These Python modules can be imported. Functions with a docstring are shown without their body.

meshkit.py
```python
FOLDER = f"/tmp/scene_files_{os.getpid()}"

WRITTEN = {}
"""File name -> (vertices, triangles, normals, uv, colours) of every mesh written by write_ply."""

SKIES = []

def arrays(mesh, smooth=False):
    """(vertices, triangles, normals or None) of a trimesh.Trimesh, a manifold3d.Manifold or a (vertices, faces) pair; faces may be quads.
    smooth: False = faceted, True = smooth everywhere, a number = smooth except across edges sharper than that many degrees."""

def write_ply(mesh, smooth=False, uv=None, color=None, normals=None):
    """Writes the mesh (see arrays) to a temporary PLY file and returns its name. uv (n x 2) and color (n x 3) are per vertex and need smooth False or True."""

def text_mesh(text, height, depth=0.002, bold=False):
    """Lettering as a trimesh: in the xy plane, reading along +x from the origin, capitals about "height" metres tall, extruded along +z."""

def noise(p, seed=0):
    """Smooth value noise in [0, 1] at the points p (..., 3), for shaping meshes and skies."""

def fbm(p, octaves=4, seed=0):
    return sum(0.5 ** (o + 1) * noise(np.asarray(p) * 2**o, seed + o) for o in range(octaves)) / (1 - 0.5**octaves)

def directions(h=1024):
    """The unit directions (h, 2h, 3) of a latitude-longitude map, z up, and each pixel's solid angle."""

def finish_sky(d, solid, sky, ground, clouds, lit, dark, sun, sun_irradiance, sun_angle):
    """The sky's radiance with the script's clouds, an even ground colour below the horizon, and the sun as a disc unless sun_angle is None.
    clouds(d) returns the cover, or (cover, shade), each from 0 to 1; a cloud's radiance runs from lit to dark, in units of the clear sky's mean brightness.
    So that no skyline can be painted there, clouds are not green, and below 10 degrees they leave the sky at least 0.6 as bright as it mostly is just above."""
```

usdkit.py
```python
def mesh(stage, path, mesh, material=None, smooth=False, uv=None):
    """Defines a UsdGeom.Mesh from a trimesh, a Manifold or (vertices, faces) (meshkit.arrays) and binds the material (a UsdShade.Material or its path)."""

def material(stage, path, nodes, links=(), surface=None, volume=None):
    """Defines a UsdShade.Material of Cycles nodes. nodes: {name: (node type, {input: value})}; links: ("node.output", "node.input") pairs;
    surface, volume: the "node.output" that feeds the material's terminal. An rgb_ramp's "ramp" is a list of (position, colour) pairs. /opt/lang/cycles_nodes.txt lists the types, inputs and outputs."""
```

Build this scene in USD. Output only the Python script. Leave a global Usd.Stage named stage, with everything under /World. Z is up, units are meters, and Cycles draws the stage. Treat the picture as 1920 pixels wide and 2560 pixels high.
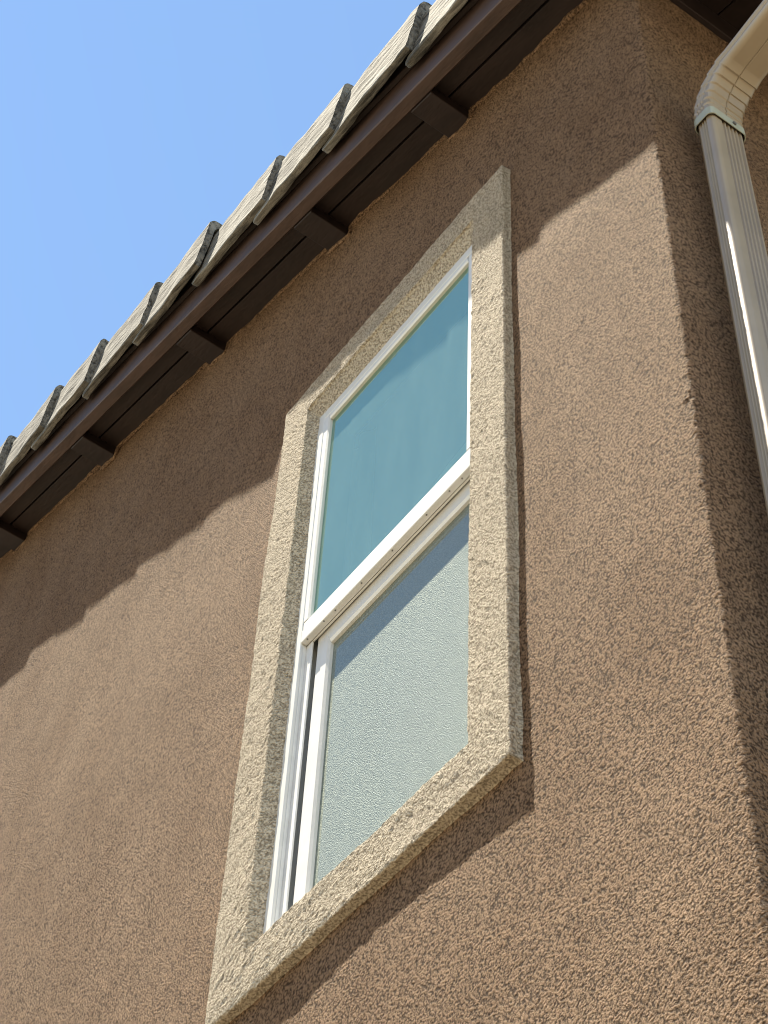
import math
import numpy as np
import trimesh
import usdkit
from scipy.ndimage import gaussian_filter
from pxr import Usd, UsdGeom, UsdLux, UsdShade, Gf, Sdf

stage = Usd.Stage.CreateInMemory()
UsdGeom.SetStageUpAxis(stage, "Z")
UsdGeom.SetStageMetersPerUnit(stage, 1.0)
UsdGeom.Xform.Define(stage, "/World")
UsdGeom.Scope.Define(stage, "/World/Looks")

# ------------------------------------------------------------------ camera
CAM_POS = (2.4488, -1.3246, 1.6)
RIGHT = (0.5857102, 0.8096064, 0.0384833)
UP = (0.6261839, -0.4821382, 0.6127287)
BACK = (0.5146234, -0.3347839, -0.7893558)
cam = UsdGeom.Camera.Define(stage, "/World/camera")
m = Gf.Matrix4d(*RIGHT, 0, *UP, 0, *BACK, 0, *CAM_POS, 1).GetOrthonormalized()
cam.AddTransformOp().Set(m)
cam.CreateHorizontalApertureAttr(36.0)
cam.CreateVerticalApertureAttr(48.0)
cam.CreateFocalLengthAttr(36.0 * 5114.79 / 1920)
cam.CreateExposureAttr(1.85)

# ------------------------------------------------------------------ sky and sun
SUN_TRAVEL = np.array([1.0, 1.0, -4.75])
to_sun = -SUN_TRAVEL / np.linalg.norm(SUN_TRAVEL)
elev = math.asin(to_sun[2])
rot = math.atan2(to_sun[0], to_sun[1])
M = {}


def mat(name, nodes, links=(), surface="p.BSDF", volume=None):
    M[name] = usdkit.material(stage, f"/World/Looks/{name}", nodes, links, surface, volume)
    return M[name]


mat("sky_look", {
    "s": ("sky_texture", dict(sky_type="single_scattering", sun_disc=False, sun_elevation=elev, sun_rotation=rot,
                              altitude=50.0, air_density=1.75, aerosol_density=0.0, ozone_density=4.0)),
    "b": ("background_shader", dict(strength=0.05))}, [("s.color", "b.color")], surface="b.background")
dome = UsdLux.DomeLight.Define(stage, "/World/sky")
UsdShade.MaterialBindingAPI.Apply(dome.GetPrim()).Bind(M["sky_look"])
dome.GetPrim().SetCustomDataByKey("kind", "structure")
sun = UsdLux.DistantLight.Define(stage, "/World/sun")
sun.CreateNormalizeAttr(True)
sun.CreateIntensityAttr(1.25)
sun.CreateAngleAttr(0.53)
sun.CreateColorAttr(Gf.Vec3f(1.0, 0.90, 0.72))
zax = Gf.Vec3d(*map(float, to_sun))
xax = Gf.Cross(Gf.Vec3d(0, 0, 1), zax).GetNormalized()
yax = Gf.Cross(zax, xax)
sun.AddTransformOp().Set(Gf.Matrix4d(*xax, 0, *yax, 0, *zax, 0, 0, 0, 30, 1))

# ------------------------------------------------------------------ measured layout (metres)
XC = 1.244            # building corner
TX0, TX1, TZ0, TZ1 = 0.0, 0.82, 3.7214, 5.4957   # trim outside
OX0, OX1, OZ0, OZ1 = 0.105, 0.716, 3.826, 5.4036  # trim opening
TT = 0.0235           # trim thickness
SLOPE = 0.3266


def line(x):          # bottom edge of the barge board
    return 6.1811 - SLOPE * np.asarray(x, float)


SOF = 0.030           # soffit above that line
YF0, YF1 = -0.151, -0.115
rng = np.random.default_rng(7)


# ------------------------------------------------------------------ helpers
def unique(parent, name):
    path, n = f"{parent}/{name}", 0
    while stage.GetPrimAtPath(path):
        n += 1
        path = f"{parent}/{name}_{n:03d}"
    return path


def obj(name, mesh, material, parent="/World", smooth=False, label=None, kind=None, category=None, xf=None):
    p = unique(parent, name)
    g = usdkit.mesh(stage, p, mesh, M[material], smooth=smooth)
    if xf is not None:
        g.AddTransformOp().Set(xf)
    pr = g.GetPrim()
    for k, v in (("label", label), ("kind", kind), ("category", category)):
        if v:
            pr.SetCustomDataByKey(k, v)
    return p


def group(name, parent="/World", label=None, category=None, loc=None):
    p = unique(parent, name)
    x = UsdGeom.Xform.Define(stage, p)
    if label:
        x.GetPrim().SetCustomDataByKey("label", label)
    if category:
        x.GetPrim().SetCustomDataByKey("category", category)
    return p


def cbox(x0, x1, y0, y1, z0, z1, c=0.0015, shear=0.0):
    """A box with chamfered edges; shear drops z by shear*x."""
    P = []
    for sx in (0, 1):
        for sy in (0, 1):
            for sz in (0, 1):
                b = np.array([x1 if sx else x0, y1 if sy else y0, z1 if sz else z0])
                d = np.array([-1 if sx else 1, -1 if sy else 1, -1 if sz else 1]) * c
                for k in range(3):
                    q = b + d
                    q[k] = b[k]
                    P.append(q)
    P = np.array(P)
    h = trimesh.convex.convex_hull(P)
    if shear:
        v = np.array(h.vertices)
        v[:, 2] -= shear * v[:, 0]
        h = trimesh.Trimesh(v, h.faces, process=False)
    return h


def join(*ms):
    return trimesh.util.concatenate([trimesh.Trimesh(np.asarray(a.vertices), np.asarray(a.faces), process=False) for a in ms])


def prism_x(poly_yz, x0, x1):
    """Extrudes a polygon given in (y, z) along x."""
    from shapely.geometry import Polygon
    e = trimesh.creation.extrude_polygon(Polygon(poly_yz), x1 - x0)
    v = np.array(e.vertices)
    w = np.stack([x0 + v[:, 2], v[:, 0], v[:, 1]], 1)
    t = trimesh.Trimesh(w, e.faces, process=False)
    return t


def grid_faces(nr, nc, keep=None, flip=False):
    i, j = np.meshgrid(np.arange(nr - 1), np.arange(nc - 1), indexing="ij")
    a = i * nc + j
    q = np.stack([a, a + 1, a + nc + 1, a + nc], -1)
    if keep is not None:
        q = q[keep]
    q = q.reshape(-1, 4)
    if flip:
        q = q[:, ::-1]
    return np.vstack([q[:, [0, 1, 2]], q[:, [0, 2, 3]]])


def band(shape, s1, s2, seed, wrap=False):
    r = np.random.default_rng(seed).standard_normal(shape)
    mode = "wrap" if wrap else "reflect"
    a = gaussian_filter(r, s1, mode=mode)
    if s2:
        a = a - gaussian_filter(r, s2, mode=mode)
    return a / a.std()


# ------------------------------------------------------------------ materials
def stucco(name, light, dark, tint, grain=190.0, bump=0.0085, strength=1.0, contrast=0.75, blot=(0.9, 1.07)):
    """Sand-float stucco: packed sand grains as fine relief, darker in the pits between them, with slow blotches of tone."""
    return mat(name, {
        "g": ("geometry", {}),
        "w": ("noise_texture", dict(scale=90.0, detail=1.0)),
        "wm": ("vector_math", dict(math_type="scale", scale=0.009)),
        "wa": ("vector_math", dict(math_type="add")),
        "v": ("voronoi_texture", dict(feature="f1", scale=grain, randomness=1.0)),
        "vi": ("map_range", dict(from_min=0.0, from_max=0.95, to_min=1.0, to_max=0.0, clamp=True)),
        "n1": ("noise_texture", dict(scale=grain * 1.25, detail=2.5, roughness=0.6)),
        "ns": ("map_range", dict(from_min=0.28, from_max=0.72, to_min=0.0, to_max=1.0, clamp=True)),
        "hm": ("mix_float", dict(fac=0.55)),
        "m2": ("mapping", dict(mapping_type="point", rotation=(0.0, 0.5, 0.0), scale=(1.0, 1.0, 0.55))),
        "n2": ("noise_texture", dict(scale=4.2, detail=4.0, roughness=0.6)),
        "n3": ("noise_texture", dict(scale=24.0, detail=3.0, roughness=0.6)),
        "pit": ("map_range", dict(from_min=0.30, from_max=0.60, to_min=0.0, to_max=1.0, clamp=True)),
        "col": ("mix_color", dict(a=dark, b=light)),
        "f2": ("map_range", dict(from_min=0.38, from_max=0.64, to_min=0.0, to_max=contrast, clamp=True)),
        "c2": ("mix_color", dict(blend_type="multiply", b=[min(1.0, t / l) for t, l in zip(tint, light)])),
        "f3": ("map_range", dict(from_min=0.3, from_max=0.7, to_min=blot[0], to_max=blot[1], clamp=True)),
        "c3": ("mix_color", dict(blend_type="multiply", fac=1.0, use_clamp_result=False)),
        "b": ("bump", dict(strength=strength, distance=bump)),
        "p": ("principled_bsdf", dict(roughness=0.95, specular_ior_level=0.18, diffuse_roughness=0.4)),
    }, [("g.position", "w.vector"), ("w.color", "wm.vector1"), ("wm.vector", "wa.vector1"), ("g.position", "wa.vector2"),
        ("wa.vector", "v.vector"), ("v.distance", "vi.value"), ("g.position", "n1.vector"), ("n1.fac", "ns.value"),
        ("vi.result", "hm.a"), ("ns.result", "hm.b"),
        ("g.position", "m2.vector"), ("m2.vector", "n2.vector"), ("g.position", "n3.vector"),
        ("hm.result", "pit.value"), ("pit.result", "col.fac"), ("col.result", "c2.a"), ("n2.fac", "f2.value"), ("f2.result", "c2.fac"),
        ("c2.result", "c3.a"), ("n3.fac", "f3.value"), ("f3.result", "c3.b"),
        ("hm.result", "b.height"), ("b.normal", "p.normal"), ("c3.result", "p.base_color")])


stucco("wall_stucco", (0.335, 0.224, 0.143), (0.072, 0.045, 0.028), (0.272, 0.170, 0.100), blot=(0.90, 1.07))
stucco("trim_stucco", (0.59, 0.52, 0.415), (0.27, 0.23, 0.175), (0.57, 0.50, 0.395), blot=(0.95, 1.04))


def paint(name, color, rough=0.5, spec=0.4, grime=0.12, gscale=9.0, bump=0.0006, bscale=60.0, along=1.0):
    dark = [c * (1 - 2.2 * grime) for c in color]
    return mat(name, {
        "g": ("geometry", {}),
        "mp": ("mapping", dict(mapping_type="point", rotation=(0.0, -math.atan(SLOPE) if along < 1 else 0.0, 0.0), scale=(along, 1.0, 1.0))),
        "n": ("noise_texture", dict(scale=gscale, detail=5.0, roughness=0.62)),
        "n2": ("noise_texture", dict(scale=bscale, detail=3.0)),
        "f": ("map_range", dict(from_min=0.42, from_max=0.68, clamp=True)),
        "c": ("mix_color", dict(a=color, b=dark)),
        "b": ("bump", dict(strength=0.5, distance=bump)),
        "p": ("principled_bsdf", dict(roughness=rough, specular_ior_level=spec)),
    }, [("g.position", "mp.vector"), ("mp.vector", "n.vector"), ("mp.vector", "n2.vector"), ("n.fac", "f.value"), ("f.result", "c.fac"), ("c.result", "p.base_color"),
        ("n2.fac", "b.height"), ("b.normal", "p.normal")])


paint("white_vinyl", (0.62, 0.625, 0.615), 0.38, 0.45, 0.03, 14.0, 0.0002)
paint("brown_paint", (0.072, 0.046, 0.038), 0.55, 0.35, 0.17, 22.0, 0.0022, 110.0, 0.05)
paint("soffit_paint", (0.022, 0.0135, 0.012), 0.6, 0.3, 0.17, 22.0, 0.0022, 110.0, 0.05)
paint("downspout_paint", (0.285, 0.235, 0.172), 0.33, 0.5, 0.05, 8.0, 0.0003, 30.0)
paint("strap_paint", (0.34, 0.36, 0.295), 0.45, 0.5, 0.05, 20.0, 0.0003, 40.0)
paint("screw_metal", (0.12, 0.12, 0.12), 0.4, 0.5, 0.1)
paint("spacer_metal", (0.36, 0.33, 0.27), 0.5, 0.5, 0.1, 30.0)
paint("track_vinyl", (0.66, 0.665, 0.66), 0.42, 0.4, 0.06, 14.0, 0.0002)
paint("room_paint", (0.30, 0.29, 0.26), 0.8, 0.2, 0.03)
paint("curtain_cloth", (0.75, 0.78, 0.74), 0.8, 0.2, 0.04)
paint("ground_paving", (0.165, 0.138, 0.10), 0.85, 0.2, 0.12, 1.5, 0.004, 12.0)

mat("tile_concrete", {
    "t": ("texture_coordinate", {}), "oi": ("object_info", {}),
    "om": ("math", dict(math_type="multiply", value2=37.0)),
    "st": ("mapping", dict(mapping_type="point", scale=(5.0, 75.0, 75.0))),
    "n1": ("noise_texture", dict(dimensions="4D", scale=1.0, detail=3.0, roughness=0.6, distortion=0.3)),
    "n2": ("noise_texture", dict(dimensions="4D", scale=16.0, detail=4.0, roughness=0.65)),
    "n3": ("noise_texture", dict(dimensions="4D", scale=260.0, detail=2.0)),
    "c": ("rgb_ramp", dict(ramp=[(0.30, (0.105, 0.103, 0.094)), (0.50, (0.175, 0.171, 0.156)), (0.72, (0.245, 0.238, 0.217))])),
    "s": ("map_range", dict(from_min=0.36, from_max=0.56, to_min=0.25, to_max=1.0, clamp=True)),
    "cm": ("mix_color", dict(blend_type="multiply", fac=1.0)),
    "sp": ("map_range", dict(from_min=0.3, from_max=0.5, to_min=0.75, to_max=1.05, clamp=True)),
    "cm2": ("mix_color", dict(blend_type="multiply", fac=1.0, use_clamp_result=False)),
    "h": ("math", dict(math_type="multiply_add", value2=0.3)),
    "b": ("bump", dict(strength=1.0, distance=0.007)),
    "p": ("principled_bsdf", dict(roughness=0.9, specular_ior_level=0.25)),
}, [("oi.random", "om.value1"), ("om.value", "n1.w"), ("om.value", "n2.w"), ("om.value", "n3.w"),
    ("t.object", "st.vector"), ("st.vector", "n1.vector"), ("t.object", "n2.vector"), ("t.object", "n3.vector"),
    ("n2.fac", "c.fac"), ("c.color", "cm.a"), ("n1.fac", "s.value"), ("s.result", "cm.b"),
    ("cm.result", "cm2.a"), ("n3.fac", "sp.value"), ("sp.result", "cm2.b"), ("cm2.result", "p.base_color"),
    ("n3.fac", "h.value1"), ("n1.fac", "h.value3"), ("h.value", "b.height"), ("b.normal", "p.normal")])

# reflective double glazing with a thin film of dust
mat("clear_glass", {
    "g": ("geometry", {}),
    "mp": ("mapping", dict(mapping_type="point", scale=(1.0, 1.0, 0.22))),
    "n": ("noise_texture", dict(scale=14.0, detail=6.0, roughness=0.7)),
    "nb": ("noise_texture", dict(scale=3.0, detail=1.0)),
    "b": ("bump", dict(strength=0.10, distance=0.004)),
    "t": ("transparent_bsdf", dict(color=(0.62, 0.80, 0.76))),
    "r": ("glossy_bsdf", dict(color=(0.68, 0.99, 0.78), roughness=0.02)),
    "f": ("fresnel", dict(IOR=4.5)),
    "m": ("mix_closure", {}),
    "d": ("diffuse_bsdf", dict(color=(0.48, 0.74, 0.74))),
    "df": ("map_range", dict(from_min=0.35, from_max=0.7, to_min=0.10, to_max=0.135, clamp=True)),
    "m2": ("mix_closure", {}),
}, [("g.position", "mp.vector"), ("mp.vector", "n.vector"), ("g.position", "nb.vector"), ("nb.fac", "b.height"), ("b.normal", "r.normal"),
    ("f.fac", "m.fac"), ("t.BSDF", "m.closure1"), ("r.BSDF", "m.closure2"),
    ("n.fac", "df.value"), ("df.result", "m2.fac"), ("m.closure", "m2.closure1"), ("d.BSDF", "m2.closure2")], surface="m2.closure")
# textured (obscure) glass of the lower sash: scatters the sunlight that falls on it, mirrors the sky off its outer face
mat("obscure_glass", {
    "g": ("geometry", {}),
    "n": ("noise_texture", dict(scale=500.0, detail=1.0, roughness=0.5)),
    "b": ("bump", dict(strength=1.0, distance=0.004)),
    "r": ("glossy_bsdf", dict(color=(0.85, 0.93, 0.85), roughness=0.015)),
    "t": ("transparent_bsdf", dict(color=(0.10, 0.13, 0.14))),
    "d": ("diffuse_bsdf", dict(color=(0.80, 0.92, 0.82))),
    "g2": ("glossy_bsdf", dict(color=(0.88, 0.97, 0.87), roughness=0.72)),
    "md": ("mix_closure", dict(fac=0.60)),
    "f": ("fresnel", dict(IOR=1.5)),
    "mf": ("map_range", dict(from_min=0.35, from_max=0.65, to_min=0.17, to_max=0.33, clamp=True)),
    "m": ("mix_closure", {}),
    "m2": ("mix_closure", {}),
}, [("g.position", "n.vector"), ("n.fac", "b.height"), ("b.normal", "d.normal"), ("b.normal", "g2.normal"),
    ("n.fac", "mf.value"), ("mf.result", "m.fac"), ("d.BSDF", "md.closure1"), ("g2.BSDF", "md.closure2"), ("t.BSDF", "m.closure1"), ("md.closure", "m.closure2"),
    ("f.fac", "m2.fac"), ("m.closure", "m2.closure1"), ("r.BSDF", "m2.closure2")], surface="m2.closure")

# ------------------------------------------------------------------ ground
gs = 200.0
obj("ground", (np.array([[-gs, -gs, 0], [gs, -gs, 0], [gs, gs, 0], [-gs, gs, 0]], float), np.array([[0, 1, 2], [0, 2, 3]])), "ground_paving", kind="structure")

# ------------------------------------------------------------------ the house: walls
house = group("stucco_house", label="brown stucco house with pale trimmed window and dark eaves under concrete tiles", category="house")

RC = 0.006
us = np.concatenate([[-6.0, -4.0, -3.0], np.arange(-2.4, XC - 0.06, 0.008), np.arange(XC - 0.06, XC - RC, 0.003)])
arc = np.linspace(0, math.pi / 2, 7)
yy = np.concatenate([np.arange(RC + 0.002, 0.06, 0.003), np.arange(0.06, 0.8, 0.008), [1.5, 3.0, 6.0]])
PX = np.concatenate([us, XC - RC + RC * np.sin(arc), np.full(len(yy), XC)])
PY = np.concatenate([np.zeros(len(us)), RC - RC * np.cos(arc), yy])
NX = np.concatenate([np.zeros(len(us)), np.sin(arc), np.ones(len(yy))])
NY = np.concatenate([-np.ones(len(us)), -np.cos(arc), np.zeros(len(yy))])
isf = np.concatenate([np.ones(len(us), bool), np.zeros(len(arc) + len(yy), bool)])
zs = np.concatenate([[0.0, 1.0, 2.0], np.arange(2.80, 7.05, 0.005), [7.3, 7.7, 8.2]])
nz, nu = len(zs), len(PX)
disp = 0.0003 * band((nz, nu), (1.0, 0.9), None, 1) + 0.0004 * band((nz, nu), (6, 4), None, 2) + 0.0022 * band((nz, nu), (34, 24), None, 3)
near = np.exp(-((np.abs(PX - XC) + np.abs(PY)) / 0.03) ** 2)[None, :]
disp = disp * (1 - 0.4 * near) + near * 0.0006 * band((nz, nu), (0.6, 2), None, 4)
V = np.stack([PX[None] + NX[None] * disp, PY[None] + NY[None] * disp, np.broadcast_to(zs[:, None], (nz, nu))], -1)
top = np.where(isf, line(PX) + SOF + 0.012, np.minimum(line(PX) + SOF + 0.012, 5.722))
# vertices above the soffit slide down onto its line so the wall ends on it
V[..., 2] = np.minimum(V[..., 2], top[None, :])
cx, cz = 0.5 * (PX[:-1] + PX[1:])[None, :], 0.5 * (zs[:-1] + zs[1:])[:, None]
hole = (cx > 0.06) & (cx < 0.76) & (cz > TZ0 + 0.05) & (cz < TZ1 - 0.05) & isf[:-1][None, :]
keep = (zs[:-1, None] < top[None, :-1]) & ~hole


def compact(v, f):
    used = np.unique(f)
    idx = np.full(len(v), -1)
    idx[used] = np.arange(len(used))
    return v[used], idx[f]


v, f = compact(V.reshape(-1, 3), grid_faces(nz, nu, keep))
fm = f[V.reshape(-1, 3)[0:0].shape[0]:]
# split into the two faces of the corner: front wall and side wall
cent = v[f].mean(1)
front_f = f[cent[:, 1] < 0.003]
side_f = f[cent[:, 1] >= 0.003]


def quad(a, b, c, d):
    return trimesh.Trimesh(np.array([a, b, c, d], float), np.array([[0, 1, 2], [0, 2, 3]]), process=False)


fv, ff = compact(v, front_f)
front = trimesh.Trimesh(fv, ff, process=False)
sv, sf = compact(v, side_f)
side = trimesh.Trimesh(sv, sf, process=False)
wall = obj("wall", front, "wall_stucco", house, smooth=True, label="sunlit window wall of brown stucco")
wall_side = obj("wall", side, "wall_stucco", house, smooth=True, label="shaded stucco side wall behind the downspout")

# rough bead of stucco where the wall meets the soffit and the lookouts
LOOKOUTS = [0.677, 0.165, -0.440, -1.084, -1.704, -2.32]
LW, LH, LB = 0.081, 0.040, -0.006
pts = []
for xr in sorted(LOOKOUTS):
    xl = xr - LW
    pts += [(xl - 0.006, line(xl) + SOF), (xl - 0.006, line(xl) + LB - 0.002), (xr + 0.006, line(xr) + LB - 0.002), (xr + 0.006, line(xr) + SOF)]
pts += [(XC + 0.004, line(XC) + SOF)]
pts = [(-2.6, line(-2.6) + SOF)] + pts
P = []
for (a, b) in zip(pts[:-1], pts[1:]):
    n = max(2, int(np.hypot(b[0] - a[0], b[1] - a[1]) / 0.006))
    for k in range(n):
        P.append((a[0] + (b[0] - a[0]) * k / n, a[1] + (b[1] - a[1]) * k / n))
P = np.array(P)
P = gaussian_filter(P, (0.9, 0), mode="nearest")
n = len(P)
wob = band((n, 8), (2.0, 0.8), None, 11)
wo2 = band((n,), 6.0, None, 12)
T = np.gradient(P, axis=0)
T /= np.linalg.norm(T, axis=1, keepdims=True)
Nn = np.stack([-T[:, 1], T[:, 0]], 1)
ang = np.linspace(0, 2 * np.pi, 8, endpoint=False)
rad = np.clip(0.0058 + 0.0016 * wob + 0.0016 * wo2[:, None], 0.0015, 0.012)
ring = np.stack([P[:, None, 0] + rad * np.cos(ang) * Nn[:, None, 0], 0.0 - rad * np.sin(ang) * 0.9, P[:, None, 1] - 0.002 + rad * np.cos(ang) * Nn[:, None, 1]], -1)
ring = np.concatenate([ring, ring[:, :1]], 1)
obj("stucco_bead", (ring.reshape(-1, 3), grid_faces(n, 9)), "wall_stucco", wall, smooth=True)
# the same along the frieze of the side wall
ny = 500
yb = np.linspace(-0.0, 3.0, ny)
rad = np.clip(0.004 + 0.0013 * band((ny, 8), (2, .8), None, 13) + 0.0012 * band((ny,), 5.0, None, 14)[:, None], 0.001, 0.01)
ring = np.stack([XC + rad * np.sin(ang) * 0.9, np.broadcast_to(yb[:, None], (ny, 8)), 5.717 + rad * np.cos(ang)], -1)
ring = np.concatenate([ring, ring[:, :1]], 1)
obj("stucco_bead", (ring.reshape(-1, 3), grid_faces(ny, 9)), "wall_stucco", wall_side, smooth=True)

# ------------------------------------------------------------------ window trim: a profile swept round the opening, mitred at the corners
r = 0.0045
prof = []                                             # (inset share, depth): from wall, out over the face, into the reveal


def seg(a, b, step=0.0032):
    k = max(2, int(np.hypot(b[0] - a[0], b[1] - a[1]) / step))
    return [(a[0] + (b[0] - a[0]) * i / k, a[1] + (b[1] - a[1]) * i / k) for i in range(k)]


def cor(c, a0, a1, k=4):
    return [(c[0] + r * math.cos(t), c[1] + r * math.sin(t)) for t in np.linspace(a0, a1, k, endpoint=False)]


W = 0.105
prof += seg((-0.004, 0.004), (0.0, -0.004)) + seg((0, -0.004), (0, -TT + r)) + cor((r, -TT + r), math.pi, 1.5 * math.pi)
prof += seg((r, -TT), (W - r, -TT)) + cor((W - r, -TT + r), 1.5 * math.pi, 2 * math.pi)
prof += seg((W, -TT + r), (W + 0.014, 0.004)) + [(W + 0.014, 0.004), (W + 0.010, 0.030)]
prof = np.array(prof)
per = []
HX, HZ = TX1 - TX0, TZ1 - TZ0
stepn = 0.0036
nx_, nz_ = int(HX / stepn), int(HZ / stepn)
for k in range(nx_): per.append((0, k / nx_))
for k in range(nz_): per.append((1, k / nz_))
for k in range(nx_): per.append((2, k / nx_))
for k in range(nz_): per.append((3, k / nz_))
per.append((0, 0.0))
ins = prof[:, 0] * 1.0
kx0, kx1, kz0, kz1 = OX0 / W, (TX1 - OX1) / W, (OZ0 - TZ0) / W, (TZ1 - OZ1) / W
extra = np.maximum(ins - W, 0.0)
X0, X1 = TX0 + ins * kx0, TX1 - ins * kx1
Z0, Z1 = TZ0 + ins * kz0, TZ1 - ins * kz1
X0 = X0 + extra * 0.4
Z1 = Z1 - extra * 1.9
X1 = X1 + extra * 1.0
rows = []
for (s, t) in per:
    if s == 0: x, z = X0 + (X1 - X0) * t, Z0
    elif s == 1: x, z = X1, Z0 + (Z1 - Z0) * t
    elif s == 2: x, z = X1 + (X0 - X1) * t, Z1
    else: x, z = X0, Z1 + (Z0 - Z1) * t
    rows.append(np.stack([x, prof[:, 1], z], 1))
G = np.array(rows)
nr, nc = G.shape[:2]
tp = np.gradient(prof, axis=0)
pn = np.stack([tp[:, 1], -tp[:, 0]], 1)
pn /= np.linalg.norm(pn, axis=1, keepdims=True) + 1e-12   # outward in (inset, depth)
if pn[len(prof) // 2, 1] > 0:
    pn = -pn
d = 0.0005 * band((nr, nc), 1.0, None, 21, True) + 0.0003 * band((nr, nc), (5, 4), None, 22, True) + 0.0010 * band((nr, nc), (30, 9), None, 23, True)
d[-1] = d[0]
inw = np.zeros((nr, 3))
dirs = {0: (0, 0, 1), 1: (-1, 0, 0), 2: (0, 0, -1), 3: (1, 0, 0)}
for i, (s, t) in enumerate(per):
    inw[i] = dirs[s]
G = G + d[..., None] * (pn[None, :, :1] * inw[:, None, :] + pn[None, :, 1:] * np.array([0, 1.0, 0]))
trim_m = trimesh.Trimesh(G.reshape(-1, 3), grid_faces(nr, nc), process=False)
# orientation: front face must look to -y
fn = trim_m.face_normals[np.abs(trim_m.triangles_center[:, 1] + TT) < 0.003]
if fn[:, 1].mean() > 0:
    trim_m.invert()
window_trim = obj("window_trim", trim_m, "trim_stucco", house, smooth=60, label="pale cream stucco trim round the window")

# ------------------------------------------------------------------ window
window = group("window", house, label="white vinyl single hung window")
FX0, FX1 = 0.1243, 0.7267
FZ0, FZ1 = 3.8161, 5.3710
YF = 0.002
GX0, GX1 = 0.1605, 0.6686
RB, RT = 4.5827, 4.6173            # meeting rail
GT, GB = 5.3255, 4.6470          # upper glass
# outer frame
obj("jamb", cbox(FX0 - 0.012, 0.1423, YF, 0.085, FZ0, FZ1), "white_vinyl", window)
obj("jamb", cbox(0.6870, FX1 + 0.012, YF, 0.085, FZ0, FZ1), "white_vinyl", window)
obj("head", cbox(0.1426, 0.6867, YF + 0.0002, 0.085, 5.3419, FZ1), "white_vinyl", window)
obj("frame_sill", cbox(0.1426, 0.6867, YF + 0.001, 0.085, FZ0 - 0.01, FZ0 + 0.03), "white_vinyl", window)
# glazing beads of the fixed upper light: sloped towards the glass


def bead_v(x0, x1, z0, z1, inner_right):
    a, b = (x0, x1)
    if inner_right:
        poly = [(a, YF + 0.0008), (b - 0.004, YF + 0.0012), (b, YF + 0.0045), (b, 0.0140), (a, 0.0140)]
    else:
        poly = [(a, YF + 0.0045), (a + 0.004, YF + 0.0012), (b, YF + 0.0008), (b, 0.0140), (a, 0.0140)]
    from shapely.geometry import Polygon
    e = trimesh.creation.extrude_polygon(Polygon(poly), z1 - z0)
    e.apply_translation((0, 0, z0))
    return e


obj("glazing_bead", bead_v(0.1437, GX0, GB - 0.002, 5.3406, True), "white_vinyl", window)
obj("glazing_bead", bead_v(GX1, 0.6857, GB - 0.002, 5.3406, False), "white_vinyl", window)
obj("glazing_bead", prism_x([(YF + 0.0008, 5.3406), (YF + 0.0012, GT + 0.004), (YF + 0.0045, GT), (0.028, GT), (0.028, 5.3406)], GX0 + 0.0006, GX1 - 0.0006), "white_vinyl", window)
obj("glazing_bead", prism_x([(YF + 0.0008, RT + 0.0022), (YF + 0.0012, GB - 0.006), (YF + 0.0045, GB), (0.028, GB), (0.028, RT + 0.0022)], GX0 + 0.0006 - 0.016, GX1 - 0.0006 + 0.016), "white_vinyl", window)


def pane(x0, x1, y, z0, z1):
    return trimesh.Trimesh(np.array([(x0, y, z0), (x1, y, z0), (x1, y, z1), (x0, y, z1)], float), np.array([[0, 1, 2], [0, 2, 3]]), process=False)


obj("upper_pane", pane(GX0 - 0.006, GX1 + 0.006, 0.0130, GB - 0.006, GT + 0.006), "clear_glass", window)
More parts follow.
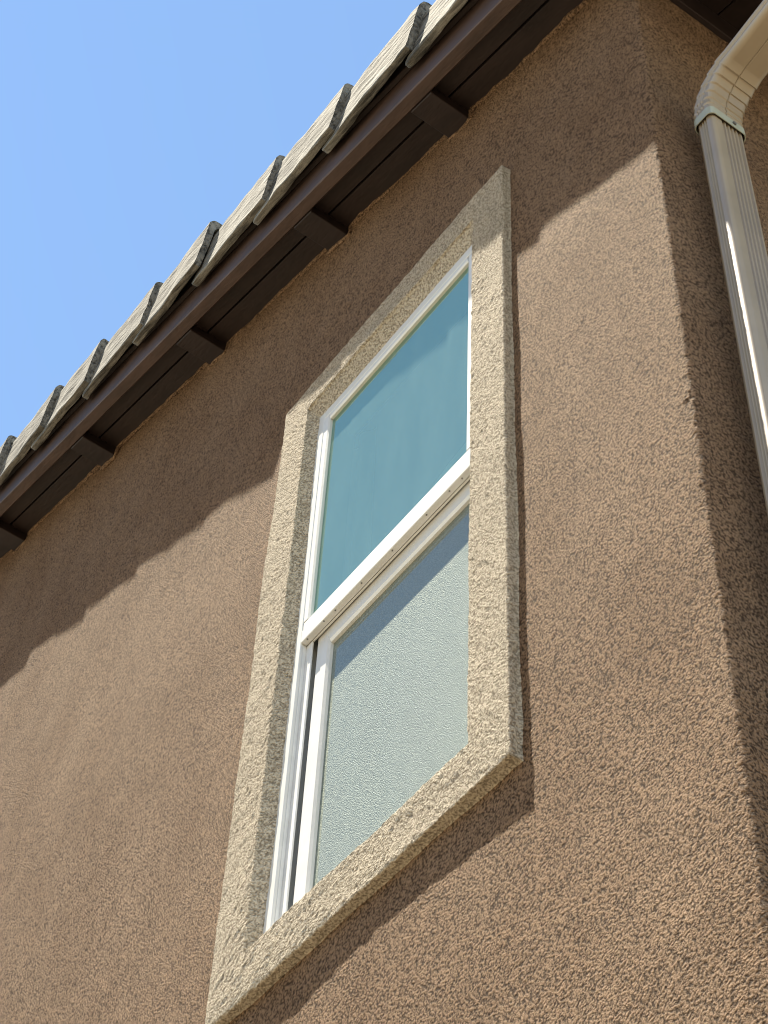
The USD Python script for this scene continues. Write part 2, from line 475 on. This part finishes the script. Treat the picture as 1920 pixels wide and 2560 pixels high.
# meeting rail with its stepped underside
mr = join(cbox(0.1427, 0.6866, YF - 0.001, 0.0155, RB, RT, 0.0012),
          cbox(0.1427, 0.6866, 0.0163, 0.0205, RB - 0.001, RT, 0.0008))
obj("meeting_rail", mr, "white_vinyl", window)
for wx, wy in ((0.160, 0.0056), (0.2176, 0.0046), (0.2537, 0.0061), (0.340, 0.0066), (0.440, 0.0062), (0.547, 0.0065), (0.617, 0.0069), (0.654, 0.0077)):
    wh = trimesh.creation.cylinder(0.0016, 0.0016, sections=8)
    wh.apply_translation((wx, wy, RB - 0.0004))
    obj("screw_head", wh, "screw_metal", window)
# side tracks
for (a, b) in ((0.1425, 0.1640), (0.6774, 0.6868)):
    obj("track_fin", cbox(a, b, 0.0150, 0.0190, FZ0 + 0.03, RB - 0.003, 0.0008), "track_vinyl", window)
for (a, b) in ((0.1425, 0.1439), (0.6855, 0.6868)):
    obj("track_liner", cbox(a, b, YF + 0.006, 0.015, FZ0 + 0.03, RB - 0.004, 0.0003), "track_vinyl", window)
# sash, set behind
SY = 0.0220
SX0, SX1 = 0.1715, 0.6868
SZ1 = RB + 0.012
obj("sash_stile", cbox(SX0, 0.1905, SY + 0.0012, 0.050, FZ0 + 0.02, SZ1, 0.0012), "white_vinyl", window)
obj("sash_stile", cbox(0.6680, SX1, SY + 0.0012, 0.050, FZ0 + 0.02, SZ1, 0.0012), "white_vinyl", window)
obj("sash_rail", cbox(0.1907, 0.6678, SY + 0.0012, 0.050, 4.5612, SZ1, 0.0012), "white_vinyl", window)
obj("sash_rail", cbox(0.1907, 0.6678, SY + 0.0012, 0.050, FZ0 + 0.025, FZ0 + 0.06, 0.0012), "white_vinyl", window)
LX0, LX1, LZ0, LZ1 = 0.2140, 0.6600, FZ0 + 0.085, 4.5405
lb = [(0.1913, LX0, True), (LX1, 0.6672, False)]
for (a, b, rgt) in lb:
    poly = [(a, SY), (b - 0.005, SY + 0.0006), (b, SY + 0.005), (b, 0.034), (a, 0.034)] if rgt else [(a, SY + 0.005), (a + 0.005, SY + 0.0006), (b, SY), (b, 0.034), (a, 0.034)]
    from shapely.geometry import Polygon
    e = trimesh.creation.extrude_polygon(Polygon(poly), 4.5602 - (FZ0 + 0.061))
    e.apply_translation((0, 0, FZ0 + 0.061))
    obj("sash_bead", e, "white_vinyl", window)
obj("sash_bead", prism_x([(SY, 4.5600), (SY + 0.0006, LZ1 + 0.005), (SY + 0.005, LZ1), (0.034, LZ1), (0.034, 4.5600)], LX0 + 0.0005, LX1 - 0.0005), "white_vinyl", window)
obj("sash_bead", prism_x([(SY, FZ0 + 0.0612), (SY + 0.0006, LZ0 - 0.005), (SY + 0.005, LZ0), (0.034, LZ0), (0.034, FZ0 + 0.0612)], LX0 + 0.0005, LX1 - 0.0005), "white_vinyl", window)
obj("lower_pane", pane(LX0 - 0.004, LX1 + 0.004, 0.0335, LZ0 - 0.004, LZ1 + 0.004), "obscure_glass", window, label="lower pane of pale textured glass")

# the room behind the glass
room = trimesh.creation.box((3.4, 3.0, 2.6))
room.apply_translation((0.3 - 0.8, 1.6, 4.40))
rf = room.faces[room.face_normals[:, 1] > -0.9]
room = trimesh.Trimesh(room.vertices, rf[:, ::-1], process=False)
obj("room_lining", room, "room_paint", house)


def cloth(xz_left, x_right, y, seed, waves):
    """A hung curtain: a left edge given as (x, z) from top to bottom, gathered to x_right."""
    zz = np.linspace(5.40, 3.85, 80)
    e = np.array(sorted(xz_left, key=lambda q: q[1]))
    xl = np.interp(zz, e[:, 1], e[:, 0])
    t = np.linspace(0, 1, 70)
    X = xl[:, None] + (x_right - xl)[:, None] * t
    Y = y + 0.012 * np.sin(2 * np.pi * waves * t + seed)[None, :] * (0.6 + 0.4 * np.cos(3 * (zz - 5)))[:, None] + 0.004 * np.sin(5 * X + 3 * zz[:, None])
    Z = np.broadcast_to(zz[:, None], X.shape)
    return (np.stack([X, Y, Z], -1).reshape(-1, 3), grid_faces(80, 70))


obj("curtain", cloth([(0.165, 5.4), (0.165, 5.0), (0.173, 3.8)], -0.10, 0.125, 0.6, 4.0), "curtain_cloth", smooth=True,
    label="pale curtain hanging straight behind the left edge of the upper pane", category="curtain")
obj("curtain", cloth([(0.72, 5.4), (0.62, 4.90), (0.50, 4.90), (0.42, 4.93), (0.31, 4.915), (0.235, 4.90), (0.233, 3.8)], 0.86, 0.125, 2.0, 3.0)
    if False else cloth([(0.74, 5.4), (0.66, 5.0), (0.555, 4.93), (0.43, 4.915), (0.30, 4.88), (0.235, 4.84), (0.233, 3.8)], 0.90, 0.125, 2.0, 3.0), "curtain_cloth", smooth=True,
    label="pale curtain draped in a curve behind the lower right of the upper pane", category="curtain")

# ------------------------------------------------------------------ eaves
roof = group("roof", house)
XL, XR = -3.2, 1.80
for xr in LOOKOUTS:
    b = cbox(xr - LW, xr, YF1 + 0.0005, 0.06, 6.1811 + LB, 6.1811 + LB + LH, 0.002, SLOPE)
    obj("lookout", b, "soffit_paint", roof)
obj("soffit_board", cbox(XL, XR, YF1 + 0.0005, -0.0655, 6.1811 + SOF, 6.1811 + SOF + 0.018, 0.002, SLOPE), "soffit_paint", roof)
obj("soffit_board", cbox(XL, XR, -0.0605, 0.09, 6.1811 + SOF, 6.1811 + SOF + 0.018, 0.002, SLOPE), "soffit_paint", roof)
# boards over the side eave run on at the same slope
yb0 = 0.0925
while yb0 < 3.2:
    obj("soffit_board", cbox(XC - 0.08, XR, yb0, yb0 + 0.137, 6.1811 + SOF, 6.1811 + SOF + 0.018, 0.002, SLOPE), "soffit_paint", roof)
    yb0 += 0.140
obj("frieze_board", cbox(XC - 0.02, XC + 0.018, 0.002, 3.2, 5.7165, 5.7165 + 0.084, 0.002), "soffit_paint", roof)
obj("fascia_board", cbox(XL, XR, YF0, YF1, 6.1811, 6.1811 + 0.142, 0.003, SLOPE), "brown_paint", roof, label="brown painted barge board along the sloping edge")
obj("rake_batten", cbox(XL, XR, -0.1655, YF0 - 0.0005, 6.1811 + 0.112, 6.1811 + 0.19, 0.002, SLOPE), "soffit_paint", roof)
obj("roof_deck", cbox(XL, XR, YF1 + 0.001, 3.2, 6.1811 + SOF + 0.019, 6.1811 + 0.142, 0.002, SLOPE), "soffit_paint", roof)
obj("fascia_board", cbox(XR + 0.001, XR + 0.037, YF0, 3.2, line(XR) - 0.01, line(XR) + 0.13, 0.003), "brown_paint", roof)
obj("gutter", join(cbox(XR + 0.038, XR + 0.040, -0.15, 3.2, line(XR) - 0.01, line(XR) + 0.09, 0.0005),
                   cbox(XR + 0.0401, XR + 0.130, -0.15, 3.2, line(XR) - 0.0105, line(XR) - 0.0085, 0.0005),
                   cbox(XR + 0.1301, XR + 0.133, -0.15, 3.2, line(XR) - 0.01, line(XR) + 0.09, 0.0005)), "downspout_paint", roof)

# rake tiles: an L of concrete; local x runs down the slope, y across, z square to the roof
CS = 1 / math.hypot(1, SLOPE)
SN = SLOPE * CS
TL = 0.418 * 1.0
ENDS = [1.76, 1.43, 1.10, 0.739, 0.413, 0.098, -0.230, -0.556, -0.887, -1.19, -1.53, -1.86, -2.2, -2.53]


def tile_mesh(seed):
    rg = np.random.default_rng(seed)
    th, hgt, lean, topw = 0.021, 0.178, 0.0, 0.15
    # outline in (y, z): flange hangs on the -y side, its face leaning back a little
    o = []

    def rc(cx, cz, rr, a0, a1, k=5):
        for t in np.linspace(a0, a1, k):
            o.append((cx + rr * math.cos(t), cz + rr * math.sin(t)))
    rc(th - 0.003, 0.003, 0.003, 0.0, -math.pi * 0.5, 3)
    rc(0.004, 0.004, 0.004, -math.pi * 0.5, -math.pi, 4)
    for k in range(1, 9):
        t = k / 9
        o.append((0.001 + lean * t, 0.010 + (hgt - 0.03) * t))
    rc(lean + 0.022, hgt - 0.022, 0.021, math.pi, math.pi * 0.5, 6)
    o.append((topw, hgt))
    o.append((topw, hgt - th))
    o.append((lean + 0.03, hgt - th))
    o.append((lean + 0.021, hgt - th - 0.012))
    o.append((th + 0.5 * lean, 0.5 * hgt))
    o = np.array(o)
    ns = 46
    S = np.concatenate([0.035 * (1 - np.cos(np.linspace(0, math.pi / 2, 9)[:-1])), np.linspace(0.035, TL, ns - 8)])
    head = 1 - np.sqrt(np.clip(1 - np.clip(1 - S / 0.035, 0, 1) ** 2, 0, 1))
    rows = []
    for i, s in enumerate(S):
        q = o.copy()
        # rounded head: the flange's lower edge sweeps up towards the head end
        lift = 0.035 * head[i]
        q[:, 1] = np.where(q[:, 1] < 0.07, q[:, 1] + lift * (1 - q[:, 1] / 0.07), q[:, 1])
        q[:, 0] = np.where(q[:, 0] < 0.5 * th, q[:, 0] + 0.011 * head[i], q[:, 0] - np.where(q[:, 1] < 0.07, 0.004 * head[i], 0.0))
        rows.append(np.stack([np.full(len(q), s), q[:, 0], q[:, 1]], 1))
    G = np.array(rows)
    ns, no = G.shape[:2]
    cen = G.mean(1, keepdims=True)
    G[..., 1:] += 0.0007 * band((ns, no, 2), (1.5, 0.8, 0), None, seed + 90) * np.array([1.0, 1.0])
    G[..., 1] += (0.0011 * band((ns,), 5.0, None, seed + 91))[:, None]
    G[..., 2] += (0.0009 * band((ns,), 4.0, None, seed + 92))[:, None]
    G[..., 0] += rg.normal(0, 0.0006, (1, no))
    G = np.concatenate([G, G[:, :1]], 1)
    side = trimesh.Trimesh(G.reshape(-1, 3), grid_faces(ns, no + 1), process=False)
    from shapely.geometry import Polygon
    caps = []
    for r0, fl in ((G[0], True), (G[-1], False)):
        vv, fc = trimesh.creation.triangulate_polygon(Polygon(r0[:-1, 1:]), engine="earcut")
        w = np.column_stack([np.full(len(vv), r0[0, 0]), vv])
        caps.append(trimesh.Trimesh(w, fc[:, ::-1] if fl else fc, process=False))
    mm = join(side, *caps)
    return mm


for k, xe in enumerate(ENDS):
    mm = tile_mesh(200 + k)
    # tail (low end) rides over the next tile, the head tucks in under the one above
    y_tail, y_head = -0.2065, -0.1835
    lift_tail, lift_head = 0.134, 0.106
    v = np.array(mm.vertices)
    t = v[:, 0] / TL
    v[:, 1] += y_head + (y_tail - y_head) * t + rng.normal(0, 0.0015)
    v[:, 2] += lift_head + (lift_tail - lift_head) * t + rng.normal(0, 0.0015)
    v[:, 0] -= TL
    # to world: x axis down the slope, z square to it
    xj = xe + rng.normal(0, 0.004)
    A = Gf.Matrix4d(CS, 0, -SN, 0, 0, 1, 0, 0, SN, 0, CS, 0, xj - SN * 0.28, 0, float(line(xj)) - 0.018, 1)
    obj("rake_tile", trimesh.Trimesh(v, mm.faces, process=False), "tile_concrete", roof, smooth=38, xf=A)
# field tiles just inboard, so the roof is closed behind the rake tiles
for k, xe in enumerate(ENDS):
    b = cbox(-0.40, 0.0, -0.05, 3.2, 0.0, 0.028, 0.003)
    A = Gf.Matrix4d(CS, 0, -SN, 0, 0, 1, 0, 0, SN, 0, CS, 0, xe, 0, float(line(xe)) + 0.205, 1)
    v = np.array(b.vertices)
    v[:, 2] += 0.03 * v[:, 0] / 0.40
    obj("field_tile", trimesh.Trimesh(v, b.faces, process=False), "tile_concrete", roof, xf=A)

# ------------------------------------------------------------------ downspout on the side wall
ds = group("downspout", label="tan ribbed downspout with crimped elbow strapped to the shaded side wall", category="downspout")
DX0, DX1 = XC + 0.037, XC + 0.0792     # off the wall, outwards
DY0, DY1 = 0.0695, 0.1535


def section(x0, x1, y0, y1, rib=0.0034, grow=0.0, big=None):
    """Ribbed rectangular section as a closed outline in (out, y), counter-clockwise seen from above."""
    x0, x1, y0, y1 = x0 - grow, x1 + grow, y0 - grow, y1 + grow
    rr = 0.0125
    pts = []

    def side_(a, b, nrm, ribs):
        L = np.hypot(b[0] - a[0], b[1] - a[1])
        n = 40 if nrm[1] else 90
        for i in range(n):
            t = i / n
            p = np.array(a) + (np.array(b) - np.array(a)) * t
            off = 0.0
            for c_, w_ in ribs:
                dd = abs(t - c_) / w_
                if dd < 1:
                    off -= rib * (0.5 + 0.5 * math.cos(math.pi * dd))
            pts.append(p + np.array(nrm) * off)

    def corner(cx, cy, a0):
        for i in range(6):
            t = a0 + (math.pi / 2) * i / 6
            pts.append(np.array([cx + rr * math.cos(t), cy + rr * math.sin(t)]))
    small = [(0.06, 0.17), (0.40, 0.17), (0.74, 0.17)]
    if big is None:
        big = [(0.30, 0.075), (0.46, 0.075), (0.62, 0.075), (0.78, 0.075), (0.94, 0.075)]
    side_((x0 + rr, y0), (x1 - rr, y0), (0, -1), small)
    corner(x1 - rr, y0 + rr, -math.pi / 2)
    side_((x1, y0 + rr), (x1, y1 - rr), (1, 0), big)
    corner(x1 - rr, y1 - rr, 0)
    side_((x1 - rr, y1), (x0 + rr, y1), (0, 1), small)
    corner(x0 + rr, y1 - rr, math.pi / 2)
    side_((x0, y1 - rr), (x0, y0 + rr), (-1, 0), [])
    corner(x0 + rr, y0 + rr, math.pi)
    return np.array(pts)


xm = 0.5 * (DX0 + DX1)


def sweep(sec, path, angs, swell=None):
    """sec (out, y) carried along (x, z) stations; ang turns its outward axis from +x towards -z."""
    rows = []
    for i, ((px, pz), a) in enumerate(zip(path, angs)):
        k = 1.0 if swell is None else swell[i]
        o = (sec[:, 0] - xm) * k
        ym = 0.5 * (DY0 + DY1)
        y = ym + (sec[:, 1] - ym) * (1 + (k - 1) * 0.5)
        rows.append(np.stack([px + o * math.cos(a), y, pz - o * math.sin(a)], 1))
    G = np.array(rows)
    G = np.concatenate([G, G[:, :1]], 1)
    return trimesh.Trimesh(G.reshape(-1, 3), grid_faces(G.shape[0], G.shape[1]), process=False)


sec = section(DX0, DX1, DY0, DY1)
ZB = 5.062
zp = np.linspace(0.15, ZB + 0.03, 40)
obj("pipe", sweep(sec, [(xm, z) for z in zp], [0.0] * len(zp)), "downspout_paint", ds, smooth=40)
# elbow: rises, then turns outwards to the gutter; crimps on the inside of the bend
sec2 = section(DX0, DX1, DY0, DY1, 0.0020, 0.0022, [(0.47, 0.03)])
RI = 0.085
RM = RI + 0.5 * (DX1 - DX0)
TURN = math.radians(78)
path, angs, sw = [], [], []
for z in np.linspace(ZB - 0.012, ZB + 0.026, 6):
    path.append((xm, z)); angs.append(0.0); sw.append(1.0)
zc0 = ZB + 0.028
ncr = 6
na = ncr * 12
for i in range(na + 1):
    a = TURN * i / na
    path.append((xm + RM * (1 - math.cos(a)), zc0 + RM * math.sin(a)))
    angs.append(a)
    ph = (i % 12) / 12
    sw.append(1.0 + (0.09 * (1 - ph) if 0 < i < na else 0.0))
ex, ez = path[-1]
for s in np.linspace(0.006, 0.46, 20):
    path.append((ex + s * math.sin(TURN), ez + s * math.cos(TURN)))
    angs.append(TURN); sw.append(1.0 if s < 0.10 else 1.0)
obj("elbow", sweep(sec2, path, angs, sw), "downspout_paint", ds, smooth=35)
sec3 = section(DX0, DX1, DY0, DY1, 0.0, 0.0046)
ZS = ZB - 0.016
st = sweep(sec3, [(xm, ZS), (xm, ZS + 0.026)], [0.0, 0.0])
inn = section(DX0, DX1, DY0, DY1, 0.0, 0.0032)
st_in = sweep(inn, [(xm, ZS), (xm, ZS + 0.026)], [0, 0]); st_in.invert()


def ring_cap(a, b, z, flip):
    n = len(a)
    v = np.concatenate([np.column_stack([a, np.full(n, z)]), np.column_stack([b, np.full(n, z)])])
    i = np.arange(n); j = (i + 1) % n
    f = np.vstack([np.stack([i, j, n + j], 1), np.stack([i, n + j, n + i], 1)])
    return trimesh.Trimesh(v, f[:, ::-1] if flip else f, process=False)


strap = obj("strap", join(st, st_in, ring_cap(sec3, inn, ZS, True), ring_cap(sec3, inn, ZS + 0.026, False)), "strap_paint", ds, smooth=40, label="pale grey-green strap band")
sc = trimesh.creation.cylinder(0.0042, 0.003, sections=10)
sc.apply_transform(trimesh.transformations.rotation_matrix(math.pi / 2, (0, 1, 0)))
sc.apply_translation((DX1 + 0.006, 0.5 * (DY0 + DY1) + 0.012, ZS + 0.014))
obj("screw", sc, "screw_metal", strap)
